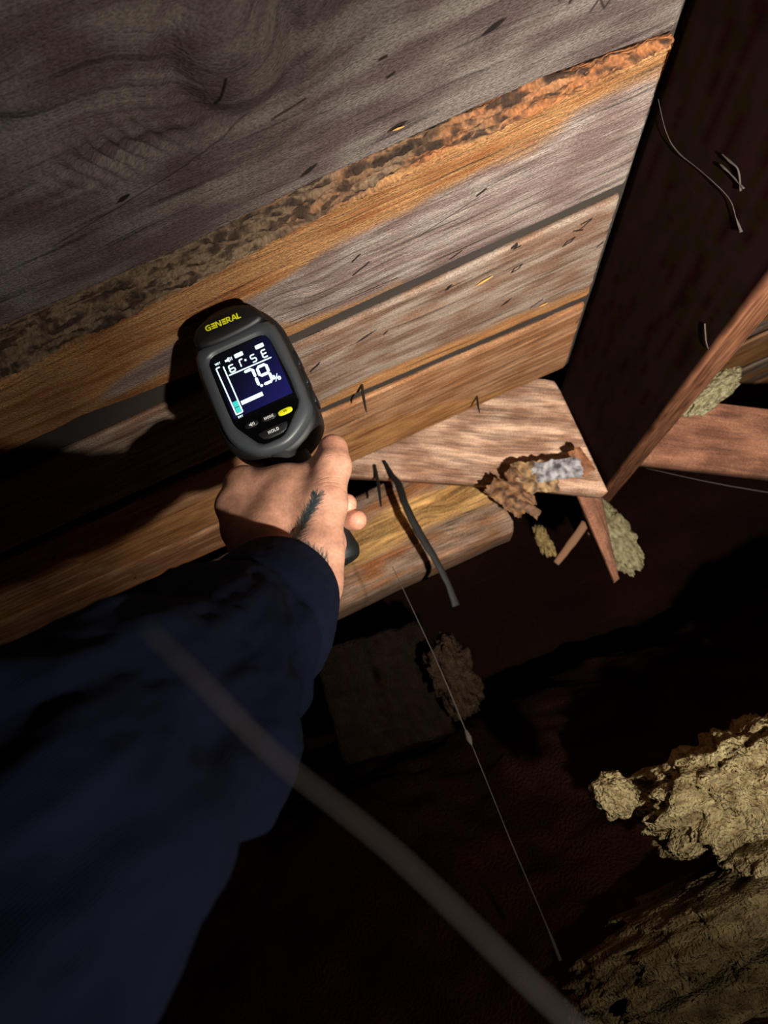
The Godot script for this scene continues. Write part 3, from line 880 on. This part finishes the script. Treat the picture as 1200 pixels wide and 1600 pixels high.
	var k2 := put("key", prism(soften(rect(-0.0052, -0.0268, 0.0072, -0.0218), 1), -0.003, -0.0010, 0.0005), mats["key_black"], t)
	lettering("MODE", k2, Vector3(0.0012, -0.0243, -0.0009), 0.0021, mats["print_white"])
	var k3 := put("key", prism(soften(rect(0.0090, -0.0278, 0.0214, -0.0228), 2, 0.22), -0.003, -0.0008, 0.0006), mats["key_yellow"], t)
	tag(k3, "yellow power key")
	lettering("I/O", k3, Vector3(0.0152, -0.0253, -0.0007), 0.0014, mats["glass_black"])
	var k4 := put("key", prism(soften(mm([-12, -33, 13, -33, 13.5, -36, 9, -41.5, -8, -41.5, -12.5, -36]), 1), -0.003, -0.0006, 0.0006), mats["key_black"], t)
	lettering("HOLD", k4, Vector3(0.0006, -0.0367, -0.0005), 0.0026, mats["print_white"])
	# maker's name on the cap, its E three bars
	var word := Node3D.new(); word.name = "badge"; t.add_child(word)
	word.position = Vector3(-0.0026, 0.0675, 0.0037); word.rotation.z = -0.04
	var xs := [-0.0136, -0.0090, -0.0042, 0.0006, 0.0050, 0.0098, 0.0138]
	for i in 7:
		var ch := "GENERAL"[i]
		if ch == "E":
			var es := SurfaceTool.new()
			for b in 3: es.append_from(prism(rect(xs[i] - 0.0017, -0.0024 + b * 0.0019, xs[i] + 0.0017, -0.0012 + b * 0.0019), -0.0002, 0.0002, 0.00005), 0, Transform3D())
			put("lettering", es.commit(), mats["print_yellow"], word)
		else:
			lettering(ch, word, Vector3(xs[i], -0.0001, 0), 0.0050, mats["print_yellow"], true, 1.15)
	# handle inside the fist
	var hp := []
	for e in [[-0.002, -0.045, -0.022], [0.004, -0.085, -0.026], [0.006, -0.120, -0.028], [0.009, -0.146, -0.030], [0.010, -0.154, -0.030]]: hp.append(Vector3(e[0], e[1], e[2]))
	put("handle", tube(hp, [0.020, 0.0165, 0.0155, 0.0165, 0.012], 20, 0.0, 0.85, 6), mats["rubber"], t)


func hit(poly: PackedVector2Array, dir: Vector2) -> Vector2:      # where a ray from the middle leaves a convex outline
	for i in poly.size():
		var a := poly[i]; var b := poly[(i + 1) % poly.size()]
		var e := b - a
		var den := dir.cross(e)
		if absf(den) < 1e-12: continue
		var s := a.cross(e) / den
		var u := a.cross(dir) / den
		if s > 0.0 and u >= -1e-6 and u <= 1.000001: return dir * s
	return Vector2.ZERO


# ---------------------------------------------------------------- the arm
# capsules: [a, b, ra, rb, blend]
func nets(caps: Array, lo: Vector3, cell: float, nx: int, ny: int, nz: int) -> Array:
	var f := PackedFloat32Array(); f.resize(nx * ny * nz); f.fill(1.0)
	for c in caps:
		var a: Vector3 = c[0]; var b: Vector3 = c[1]; var ra: float = c[2]; var rb: float = c[3]; var k: float = c[4]
		var r := maxf(ra, rb) + 0.014 + k
		var mn := ((a.min(b) - Vector3.ONE * r - lo) / cell).floor(); var mx := ((a.max(b) + Vector3.ONE * r - lo) / cell).ceil()
		var ab := b - a; var l2 := maxf(ab.length_squared(), 1e-9)
		for iz in range(maxi(0, int(mn.z)), mini(nz, int(mx.z))):
			for iy in range(maxi(0, int(mn.y)), mini(ny, int(mx.y))):
				var row := (iz * ny + iy) * nx
				for ix in range(maxi(0, int(mn.x)), mini(nx, int(mx.x))):
					var q := lo + Vector3(ix, iy, iz) * cell - a
					var t := clampf(q.dot(ab) / l2, 0.0, 1.0)
					var d := (q - ab * t).length() - (ra + (rb - ra) * t)
					var o := f[row + ix]
					var h := maxf(k - absf(o - d), 0.0)
					f[row + ix] = minf(o, d) - h * h / (4.0 * k)
	var id := PackedInt32Array(); id.resize(nx * ny * nz); id.fill(-1)
	var v := PackedVector3Array(); var idx := PackedInt32Array()
	var off := [0, 1, nx, nx + 1, nx * ny, nx * ny + 1, nx * ny + nx, nx * ny + nx + 1]
	for iz in nz - 1:
		for iy in ny - 1:
			for ix in nx - 1:
				var o := (iz * ny + iy) * nx + ix
				var m := 0
				for c in 8:
					if f[o + off[c]] < 0.0: m |= 1 << c
				if m == 0 or m == 255: continue
				var s := Vector3.ZERO; var n := 0
				for c in 8:
					for ax in [1, 2, 4]:
						if c & ax: continue
						var e: int = c | ax
						var fa := f[o + off[c]]; var fb := f[o + off[e]]
						if (fa < 0.0) == (fb < 0.0): continue
						var t := fa / (fa - fb)
						s += Vector3(c & 1, (c >> 1) & 1, c >> 2).lerp(Vector3(e & 1, (e >> 1) & 1, e >> 2), t); n += 1
				id[o] = v.size()
				v.append(lo + (Vector3(ix, iy, iz) + s / n) * cell)
	for iz in range(1, nz - 1):
		for iy in range(1, ny - 1):
			for ix in range(1, nx - 1):
				var o := (iz * ny + iy) * nx + ix
				var ins := f[o] < 0.0
				for ax in 3:
					var st: int = [1, nx, nx * ny][ax]
					if ins == (f[o + st] < 0.0): continue
					var s1: int = [nx, nx * ny, 1][ax]; var s2: int = [nx * ny, 1, nx][ax]
					var q := [id[o], id[o - s1], id[o - s1 - s2], id[o - s2]]
					if q.min() < 0: continue
					if ins: q.reverse()
					idx.append_array([q[0], q[1], q[2], q[0], q[2], q[3]])
	return [v, idx]


func build_person() -> void:
	var t := thing("person", "outstretched arm in a navy sweatshirt sleeve, tattooed fist closed round the meter's handle", "person")
	# the fist: joints in (x, y, d)
	var W := P(-0.0905, 0.098, 0.540); var CMC := P(-0.067, 0.117, 0.545); var TM := P(-0.0475, 0.1530, 0.556); var TI := P(-0.0310, 0.1800, 0.566); var TT := P(-0.0265, 0.1965, 0.576)
	var I0 := P(-0.1050, 0.2040, 0.586); var I1 := P(-0.1040, 0.2020, 0.622); var I2 := P(-0.070, 0.1930, 0.640); var I3 := P(-0.0350, 0.1590, 0.604)
	var M0 := P(-0.1165, 0.1880, 0.578); var M1 := P(-0.1120, 0.1820, 0.624); var M2 := P(-0.072, 0.172, 0.642); var M3 := P(-0.0330, 0.1425, 0.602)
	var R0 := P(-0.1180, 0.1650, 0.574); var R1 := P(-0.1120, 0.158, 0.618); var R2 := P(-0.072, 0.150, 0.636); var R3 := P(-0.0500, 0.1270, 0.610)
	var L0 := P(-0.1130, 0.1440, 0.566); var L1 := P(-0.106, 0.136, 0.604); var L2 := P(-0.076, 0.130, 0.622); var L3 := P(-0.064, 0.115, 0.606)
	var caps := [
		[W, I0, 0.021, 0.0145, 0.012], [W, M0, 0.021, 0.0145, 0.012], [W, R0, 0.021, 0.014, 0.012], [W, L0, 0.021, 0.0135, 0.012],
		[W, CMC, 0.021, 0.019, 0.012], [CMC, TM, 0.0185, 0.0150, 0.008],
		[P(-0.094, 0.150, 0.556), P(-0.074, 0.176, 0.566), 0.017, 0.014, 0.012],             # the muscle between thumb and index
		[P(-0.062, 0.150, 0.556), P(-0.086, 0.186, 0.572), 0.014, 0.0115, 0.010],
		[TM, P(-0.070, 0.188, 0.576), 0.0125, 0.0120, 0.012], [P(-0.098, 0.196, 0.582), P(-0.058, 0.184, 0.578), 0.0150, 0.0120, 0.012],                                  # the web
		[P(-0.080, 0.112, 0.552), P(-0.060, 0.128, 0.570), 0.020, 0.016, 0.010],             # ball of the thumb
		[TM, TI, 0.0146, 0.0132, 0.005], [TI, TT, 0.0134, 0.0120, 0.005], [TM, P(-0.042, 0.186, 0.576), 0.0130, 0.0110, 0.008],
		[I0, I1, 0.0128, 0.0105, 0.006], [I1, I2, 0.0100, 0.0090, 0.004], [I2, I3, 0.0090, 0.0082, 0.002],
		[M0, M1, 0.0126, 0.0105, 0.006], [M1, M2, 0.0100, 0.0092, 0.004], [M2, M3, 0.0092, 0.0084, 0.002],
		[R0, R1, 0.0120, 0.0100, 0.006], [R1, R2, 0.0096, 0.0088, 0.004], [R2, R3, 0.0088, 0.0072, 0.003],
		[L0, L1, 0.0108, 0.0090, 0.006], [L1, L2, 0.0086, 0.0078, 0.004], [L2, L3, 0.0078, 0.0066, 0.003],
		[W, P(-0.1020, 0.078, 0.505), 0.0225, 0.024, 0.010], [P(-0.075, 0.098, 0.541), P(-0.088, 0.078, 0.51), 0.0195, 0.020, 0.010]]
	var res := nets(caps, P(-0.165, 0.0, 0.665), 0.0022, 74, 106, 112)
	var v: PackedVector3Array = res[0]
	var uv := PackedVector2Array(); var col := PackedColorArray()
	for i in v.size():
		var q := v[i]
		# wrinkles over the thumb joint
		var wr := q - TM
		if wr.length() < 0.018:
			q.z -= 0.0007 * maxf(0.0, sin((wr.y + 0.2 * wr.x) * 1500.0)) * (1.0 - wr.length() / 0.018)
		v[i] = q
		uv.append(Vector2((q.x + 0.15) / 0.15, 1.0 - (q.y - CY - 0.06) / 0.16))
		var red := 0.0
		for j in [TT, I3, M3, R3, I1, M1]: red = maxf(red, 1.0 - q.distance_to(j) / 0.02)
		col.append(Color(1, 1, 1).lerp(Color(1.0, 0.78, 0.74), clampf(red, 0, 1)))
	put("hand", solid(v, res[1], uv, col), skin(), t)
	# thumb nail, on the far upper side of the thumb
	build_sleeve(t)


func skin() -> StandardMaterial3D:
	var n := 640
	var im := Image.create(n, n, false, Image.FORMAT_RGB8)
	var hm := Image.create(n, n, false, Image.FORMAT_L8)
	for j in n:
		for i in n:
			var a := bl(noise_a, i * 1.4, j * 1.4); var b := bl(noise_b, i * 1.6, j * 1.6)
			var l := 1.0 + (a - 0.5) * 0.22 + (b - 0.5) * 0.14
			im.set_pixel(i, j, Color(0.80 * l, 0.585 * l, 0.485 * l))
			b = 0.5 + 0.25 * b
			hm.set_pixel(i, j, Color(b, b, b))
	# a feather inked on the back of the hand: short strokes off a curved quill
	var rng := RandomNumberGenerator.new(); rng.seed = 5
	var quill := [[Vector2(-0.0800, 0.1270), Vector2(-0.0700, 0.138), Vector2(-0.0560, 0.148), Vector2(-0.0495, 0.1560)], [Vector2(-0.0600, 0.1010), Vector2(-0.0600, 0.1090), Vector2(-0.0640, 0.118), Vector2(-0.0720, 0.1270)]]
	for f in 2:
		for s in [300, 70][f]:
			var t := rng.randf()
			var c: Vector2 = quill[f][0].bezier_interpolate(quill[f][1], quill[f][2], quill[f][3], t)
			var along: float = lerpf(0.75, 0.95, t) if f == 0 else lerpf(1.6, 2.3, t)
			var leftward: bool = rng.randf() < [0.62, 0.5][f]
			var fan: float = along + (rng.randf_range(0.25, 0.95) if leftward else -rng.randf_range(0.25, 0.9))
			var out := Vector2(cos(fan), sin(fan))
			var bend := out.orthogonal() * rng.randf_range(-0.1, 0.2)
			var len: float = rng.randf_range(0.004, 0.014) * (1.15 - 0.6 * t) if f == 0 else rng.randf_range(0.003, 0.010)
			if f == 0 and t > 0.88: len = 0.007
			var dark := rng.randf_range(0.35, 0.9) * (0.6 if f else 1.0)
			for k in 48:
				var q := c + (out + bend * k / 48.0) * len * k / 48.0
				var px := Vector2((q.x + 0.15) / 0.15 * n, (1.0 - (q.y - 0.06) / 0.16) * n)
				for dy in 2:
					for dx in 3:
						var xi := int(px.x) + dx; var yi := int(px.y) + dy
						if xi < 0 or yi < 0 or xi >= n or yi >= n: continue
						im.set_pixel(xi, yi, im.get_pixel(xi, yi).lerp(Color8(46, 58, 62), dark * (1.0 - 0.6 * k / 48.0) * 0.42))
	# creases at the thumb's joint and across its base
	for e in [[-0.044, 0.1655, -0.030, 0.1600], [-0.043, 0.1620, -0.031, 0.1570], [-0.042, 0.1690, -0.028, 0.1650], [-0.062, 0.1480, -0.033, 0.1440], [-0.033, 0.1860, -0.017, 0.1800]]:
		for k in 90:
			var t := k / 90.0
			var px := Vector2((lerpf(e[0], e[2], t) + 0.15) / 0.15 * n, (1.0 - (lerpf(e[1], e[3], t) + 0.0012 * sin(t * 3.0) - 0.06) / 0.16) * n)
			for dy in range(-2, 3): 
				var o := hm.get_pixel(int(px.x), int(px.y) + dy).r
				hm.set_pixel(int(px.x), int(px.y) + dy, Color.WHITE * (o * (0.25 + 0.3 * absf(dy)) ))
	var m := mat("skin", Color.WHITE, 0.52)
	m.albedo_texture = ImageTexture.create_from_image(im)
	m.vertex_color_use_as_albedo = true
	m.heightmap_enabled = true
	m.heightmap_texture = ImageTexture.create_from_image(hm)
	m.heightmap_scale = 0.03
	m.subsurf_scatter_enabled = true
	m.subsurf_scatter_strength = 0.12
	return m


func build_sleeve(parent: Node3D) -> void:
	var cloth := mat("navy_knit", Color8(24, 29, 49), 0.95)
	cloth.metallic_specular = 0.2
	cloth.rim_enabled = true; cloth.rim = 0.2; cloth.rim_tint = 1.0
	var im := Image.create(256, 256, false, Image.FORMAT_L8)
	for j in 256:
		for i in 256:
			var r := 0.5 + 0.3 * sin(i * TAU / 16.0) + 0.2 * sin(j * TAU / 8.0 + (PI if (i / 8) % 2 else 0.0))
			im.set_pixel(i, j, Color(r, r, r))
	cloth.heightmap_enabled = true
	cloth.heightmap_texture = ImageTexture.create_from_image(im)
	cloth.heightmap_scale = 0.05
	cloth.uv1_scale = Vector3(26, 22, 1)
	var ctr := [P(-0.0985, 0.1005, 0.530), P(-0.1120, 0.078, 0.487), P(-0.1300, 0.062, 0.440), P(-0.1430, 0.038, 0.380), P(-0.1530, 0.022, 0.310), P(-0.1750, -0.003, 0.235), P(-0.215, -0.03, 0.14), P(-0.26, -0.07, 0.02)]
	var rad := [0.0440, 0.0490, 0.0560, 0.0600, 0.0640, 0.0700, 0.076, 0.080]
	var cv := Curve3D.new()
	for i in ctr.size():
		var tan_: Vector3 = (ctr[mini(i + 1, ctr.size() - 1)] - ctr[maxi(i - 1, 0)]) / 6.0
		cv.add_point(ctr[i], -tan_, tan_)
	var total := cv.get_baked_length()
	var rows := 220; var cols := 150
	var p := PackedVector3Array(); var uv := PackedVector2Array()
	# turn the hem in first, then run up the arm
	for r in rows + 6:
		var back := maxi(0, 6 - r)
		var s := float(maxi(r - 6, 0)) / (rows - 1)
		var off := s * total
		var at := cv.sample_baked(off)
		var tg := (cv.sample_baked(minf(off + 0.01, total)) - cv.sample_baked(maxf(off - 0.01, 0.0))).normalized()
		var side := tg.cross(Vector3.UP).normalized()
		var up := side.cross(tg).normalized()
		var fi := s * 0.999 * (rad.size() - 1)
		# radius by distance along the arm
		var rr := 0.0
		var acc := 0.0
		for i in ctr.size() - 1:
			var l: float = ctr[i].distance_to(ctr[i + 1])
			if off <= acc + l or i == ctr.size() - 2:
				rr = lerpf(rad[i], rad[i + 1], smoothstep(0.0, 1.0, clampf((off - acc) / l, 0.0, 1.0))); break
			acc += l
		if back: at += tg * 0.004 * back
		for k in cols:
			var an := TAU * k / cols
			var q := rr
			if back: q = rr - 0.0028 - 0.0005 * back
			elif r < 9: q = rr - 0.0028 + 0.0028 * sqrt((r - 5) / 4.0)
			else:
				var ribs := smoothstep(0.075, 0.06, off)
				q += ribs * 0.0004 * sin(an * 75.0)
				var fold := smoothstep(0.045, 0.10, off)
				# gathered folds past the cuff, running slantwise round the arm
				var w := fn.get_noise_3d(cos(an) * 1.3, sin(an) * 1.3, off * 5.0)
				var ph := off * 46.0 + sin(an - 0.6) * 1.5 + w * 2.2
				q += fold * 0.0075 * sin(ph) * (0.45 + 0.55 * sin(an * 2.0 + 0.8)) * smoothstep(0.6, 0.15, off)
				q += fold * 0.0065 * fn.get_noise_3d(cos(an) * 2.4, sin(an) * 2.4, off * 9.0 + 4.0)
				# long drag folds down the forearm
				q += fold * 0.0045 * sin(an * 5.0 + off * 9.0 + w * 3.0) * smoothstep(0.08, 0.2, off)
				q += 0.0008 * fn.get_noise_3d(cos(an) * 9.0, sin(an) * 9.0, off * 60.0)
				# the hem of the cuff bites in where the sleeve is sewn on
				q -= 0.0035 * exp(-pow((off - 0.064) / 0.006, 2.0))
			p.append(at + (side * cos(an) + up * sin(an)) * q)
			uv.append(Vector2(float(k) / cols, off * 3.0))
	put("sleeve", lattice(p, rows + 6, cols, true, true, uv), cloth, parent)


# ---------------------------------------------------------------- what hangs and lies about
func build_hangings() -> void:
	var s := put("strap", tube([P(0.014, 0.385, 1.297), P(0.017, 0.352, 1.285), P(0.020, 0.325, 1.265), P(0.016, 0.283, 1.245), P(0.018, 0.230, 1.24), P(0.024, 0.180, 1.24), P(0.026, 0.135, 1.245), P(0.023, 0.098, 1.25)], [0.003, 0.0045, 0.0065, 0.0062, 0.0068, 0.0058, 0.0050, 0.0070], 12, 0.2, 0.3, 8), mats["strap_black"])
	tag(s, "black flat strap dangling below the slanting plank in front of the sill beam", "strap")
	var w := put("strap_shadow", tube([P(-0.004, 0.385, 1.2985), P(-0.01, 0.350, 1.28), P(-0.022, 0.300, 1.25)], [0.0032, 0.003, 0.0018], 8, 0.2, 0.8), mats["iron"])  # the shadow beside the strap, modelled as a dark solid piece
	tag(w, "added dark piece standing for the shadow by the top end of the black strap", "shadow")
	# torn building paper and insulation over the plank's lower edge
	var pm := vmat("torn_paper", 0.7)
	var t := thing("torn_paper_wad", "crumpled brown and grey torn paper wad caught on the lower edge of the slanting plank", "paper", P(0.225, 0.222, 1.235))
	for e in [
		[Vector3(-0.050, 0.000, 0.008), Vector2(0.036, 0.074), 0.013, 61, lin(150, 108, 72), lin(70, 48, 34), 0.45],
		[Vector3(-0.026, 0.006, 0.002), Vector2(0.034, 0.072), 0.012, 62, lin(140, 98, 66), lin(64, 44, 32), -0.1],
		[Vector3(0.002, 0.014, 0.004), Vector2(0.074, 0.052), 0.011, 63, lin(176, 140, 96), lin(80, 58, 42), -0.35],
		[Vector3(0.040, 0.008, 0.010), Vector2(0.078, 0.034), 0.010, 64, lin(176, 172, 176), lin(84, 80, 82), -0.30],
		[Vector3(0.082, 0.006, 0.004), Vector2(0.022, 0.046), 0.006, 65, lin(164, 108, 70), lin(112, 72, 48), 0.12],
		[Vector3(-0.030, -0.030, 0.008), Vector2(0.016, 0.040), 0.005, 66, lin(130, 94, 70), lin(80, 58, 44), 0.55]]:
		var m := put("paper_fold", crumple(e[1], e[2], e[3], e[4], e[5]), pm, t)
		m.position = e[0]; m.rotation.z = e[6]
	# hanger strip, insulation and stick under the joist's far end
	var hg := thing("hanger_strip", "narrow brown wooden strip hanging under the joist with pale insulation stuck behind it", "strip", P(0, 0, 1.35))
	put("strip_board", stain_mesh(PackedVector2Array([Vector2(0.300, 0.196), Vector2(0.340, 0.185), Vector2(0.316, 0.10), Vector2(0.300, 0.035), Vector2(0.289, 0.032), Vector2(0.294, 0.10)]), -0.012, 0.0, 0.001, Vector2(0.1, 1.0), qr), mats["red_plank"], hg)
	var clump := put("insulation_clump", lump(Vector3(0.032, 0.070, 0.026), 0.1, 0.30, 2.0, 71, 120, lin(190, 180, 140), lin(112, 100, 72), 0.14), mats["fibre"])
	clump.position = P(0.335, 0.108, 1.395); clump.rotation.z = 0.1
	tag(clump, "pale yellow fibreglass clump hanging under the end of the joist", "insulation")
	var st := put("stick", tube([P(0.300, 0.150, 1.39), P(0.262, 0.128, 1.39), P(0.220, 0.106, 1.39)], [0.0085, 0.008, 0.006], 8, 0.15, 0.5), mat("stick_wood", Color8(128, 92, 66), 0.9))
	tag(st, "short flat stick poking out in the dark below the joist's far end", "stick")
	var cl2 := put("insulation_clump", lump(Vector3(0.03, 0.020, 0.02), 0.1, 0.35, 2.0, 72, 110, lin(200, 190, 150), lin(110, 98, 72), 0.16), mats["fibre"])
	cl2.position = P(0.535, 0.238, 1.21); cl2.rotation.z = 0.25
	cl2.scale = Vector3(1.7, 0.95, 1.0)
	tag(cl2, "ragged pale insulation tuft stuck on the next bay above the reddish slanting plank", "insulation")
	var cl3 := put("insulation_scrap", lump(Vector3(0.012, 0.030, 0.012), 0.1, 0.5, 1.6, 73, 80, lin(190, 165, 110), lin(100, 80, 52), 0.16), mats["fibre"])
	cl3.position = P(0.22, 0.15, 1.40)
	tag(cl3, "small tan insulation scrap in the dark hollow under the torn paper", "insulation")
	var deb := put("bark_scrap", lump(Vector3(0.022, 0.008, 0.012), 0.1, 0.5, 2.6, 74, 40, lin(190, 160, 96), lin(90, 66, 40), 0.1), mats["fibre"])
	deb.position = P(-0.365, 0.285, 1.33); deb.rotation.z = 0.5
	tag(deb, "yellowish bark scrap on the sill beam just above the sleeve", "scrap")


# a crumpled scrap: creased in facets by triangle waves at odd angles, ragged at the rim
func crumple(size: Vector2, deep: float, seed_: int, ca: Color, cb: Color) -> ArrayMesh:
	var rng := RandomNumberGenerator.new(); rng.seed = seed_
	var waves := []
	for k in 5:
		var an := rng.randf() * TAU
		waves.append([Vector2(cos(an), sin(an)) * rng.randf_range(25.0, 75.0), rng.randf(), rng.randf_range(0.3, 1.0)])
	var n := 44
	var p := PackedVector3Array(); var c := PackedColorArray()
	for side in 2:
		for i in n:
			for j in n:
				var u := float(i) / (n - 1) - 0.5; var v := float(j if side == 0 else n - 1 - j) / (n - 1) - 0.5
				var rag := 1.0 + 0.14 * fn.get_noise_2d(atan2(v, u) * 1.2, seed_) + 0.10 * fn.get_noise_2d(u * 9.0, v * 9.0 + seed_)
				var q := Vector2(u * size.x, v * size.y) * rag
				var z := 0.0
				for w in waves: z += w[2] * (absf(fposmod(q.dot(w[0]) + w[1], 1.0) - 0.5) - 0.25)
				z = deep * (z * 0.8 - 2.2 * (u * u * 1.2 + v * v * 0.4))
				p.append(Vector3(q.x, q.y, z - side * 0.0008))
				c.append(ca.lerp(cb, clampf(0.45 + 1.2 * fn.get_noise_2d(q.x * 60.0, q.y * 60.0 + seed_), 0, 1)))
	var idx := PackedInt32Array()
	for side in 2:
		for i in n - 1:
			for j in n - 1:
				var a := side * n * n + i * n + j
				idx.append_array([a, a + n, a + 1, a + 1, a + n, a + n + 1])
	return solid(p, idx, PackedVector2Array(), c)


func build_webs() -> void:
	var w := put("cobweb_strand", tube([P(-0.036, 0.160, 1.0), P(-0.034, 0.08, 1.0), P(-0.033, 0.010, 1.0), P(-0.035, -0.072, 1.0)], [0.0004, 0.0006, 0.0008, 0.0007], 6, 0.4), mats["web"])
	tag(w, "long dusty cobweb strand hanging down from the beam into the dark", "cobweb")
	put("dust_knot", tube([P(-0.0345, -0.066, 1.0), P(-0.035, -0.076, 1.0), P(-0.0352, -0.086, 1.0)], [0.0010, 0.0042, 0.0010], 8, 0.5), mats["web"], w)
	put("strand_tail", tube([P(-0.035, -0.084, 1.0), P(-0.037, -0.15, 1.0), P(-0.039, -0.21, 1.0), P(-0.040, -0.30, 1.0), P(-0.042, -0.345, 1.0)], [0.0005, 0.0005, 0.0006, 0.0008, 0.003], 6, 0.5), mats["web"], w)
	var n := put("cobweb_strand", tube([P(-0.0265, 0.0165, 0.07), P(-0.023, 0.009, 0.07), P(-0.019, 0.0, 0.07), P(-0.012, -0.012, 0.07), P(-0.004, -0.029, 0.07), P(0.006, -0.048, 0.072)], [0.00004, 0.00012, 0.00018, 0.00018, 0.0002, 0.0002], 6, 0.3), mats["web_pale"])
	tag(n, "blurred cobweb strand crossing close in front of the sleeve", "cobweb")
	# wisps on the joist face
	var j := put("cobweb_wisp", tube([P(0.3445, 0.366, 0.589), P(0.343, 0.342, 0.602), P(0.3445, 0.3212, 0.6051), P(0.344, 0.2882, 0.5897), P(0.3445, 0.2533, 0.5784), P(0.3445, 0.237, 0.5842), P(0.3445, 0.2259, 0.5884)], [0.0003, 0.0003, 0.0006, 0.0003, 0.0004, 0.0003, 0.0018], 6, 0.8, 1.0, 8), mats["web"])
	tag(j, "thin cobweb wisp stretched across the dark joist face", "cobweb")
	for e in [[0.2785, 0.5555, 0.2579, 0.5493, 0.2467, 0.5613], [0.276, 0.565, 0.262, 0.560, 0.245, 0.556]]:
		put("web_tuft", tube([P(0.3448, e[0], e[1]), P(0.3440, (e[0] + e[2]) * 0.5, e[1] - 0.004), P(0.3448, e[2], e[3]), P(0.3448, e[4], e[5])], [0.0008, 0.0012, 0.0009, 0.0012], 6, 0.95, 0.5, 8), mats["web"], j)
	var j2 := put("cobweb_scrap", tube([P(0.3448, 0.2065, 0.7196), P(0.344, 0.1946, 0.7327), P(0.3448, 0.1867, 0.7394)], [0.0008, 0.0007, 0.0003], 6, 0.8, 1.0, 8), mats["web"])
	tag(j2, "short grey cobweb scrap on the joist face near its lower edge", "cobweb")
	var r := put("cobweb_strand", tube([P(0.43, 0.19, 1.35), P(0.52, 0.10, 1.3), P(0.64, 0.0, 1.25)], [0.0008, 0.0009, 0.0009], 6, 0.5), mats["web"])
	tag(r, "faint cobweb thread slanting down below the reddish plank in the next bay", "cobweb")
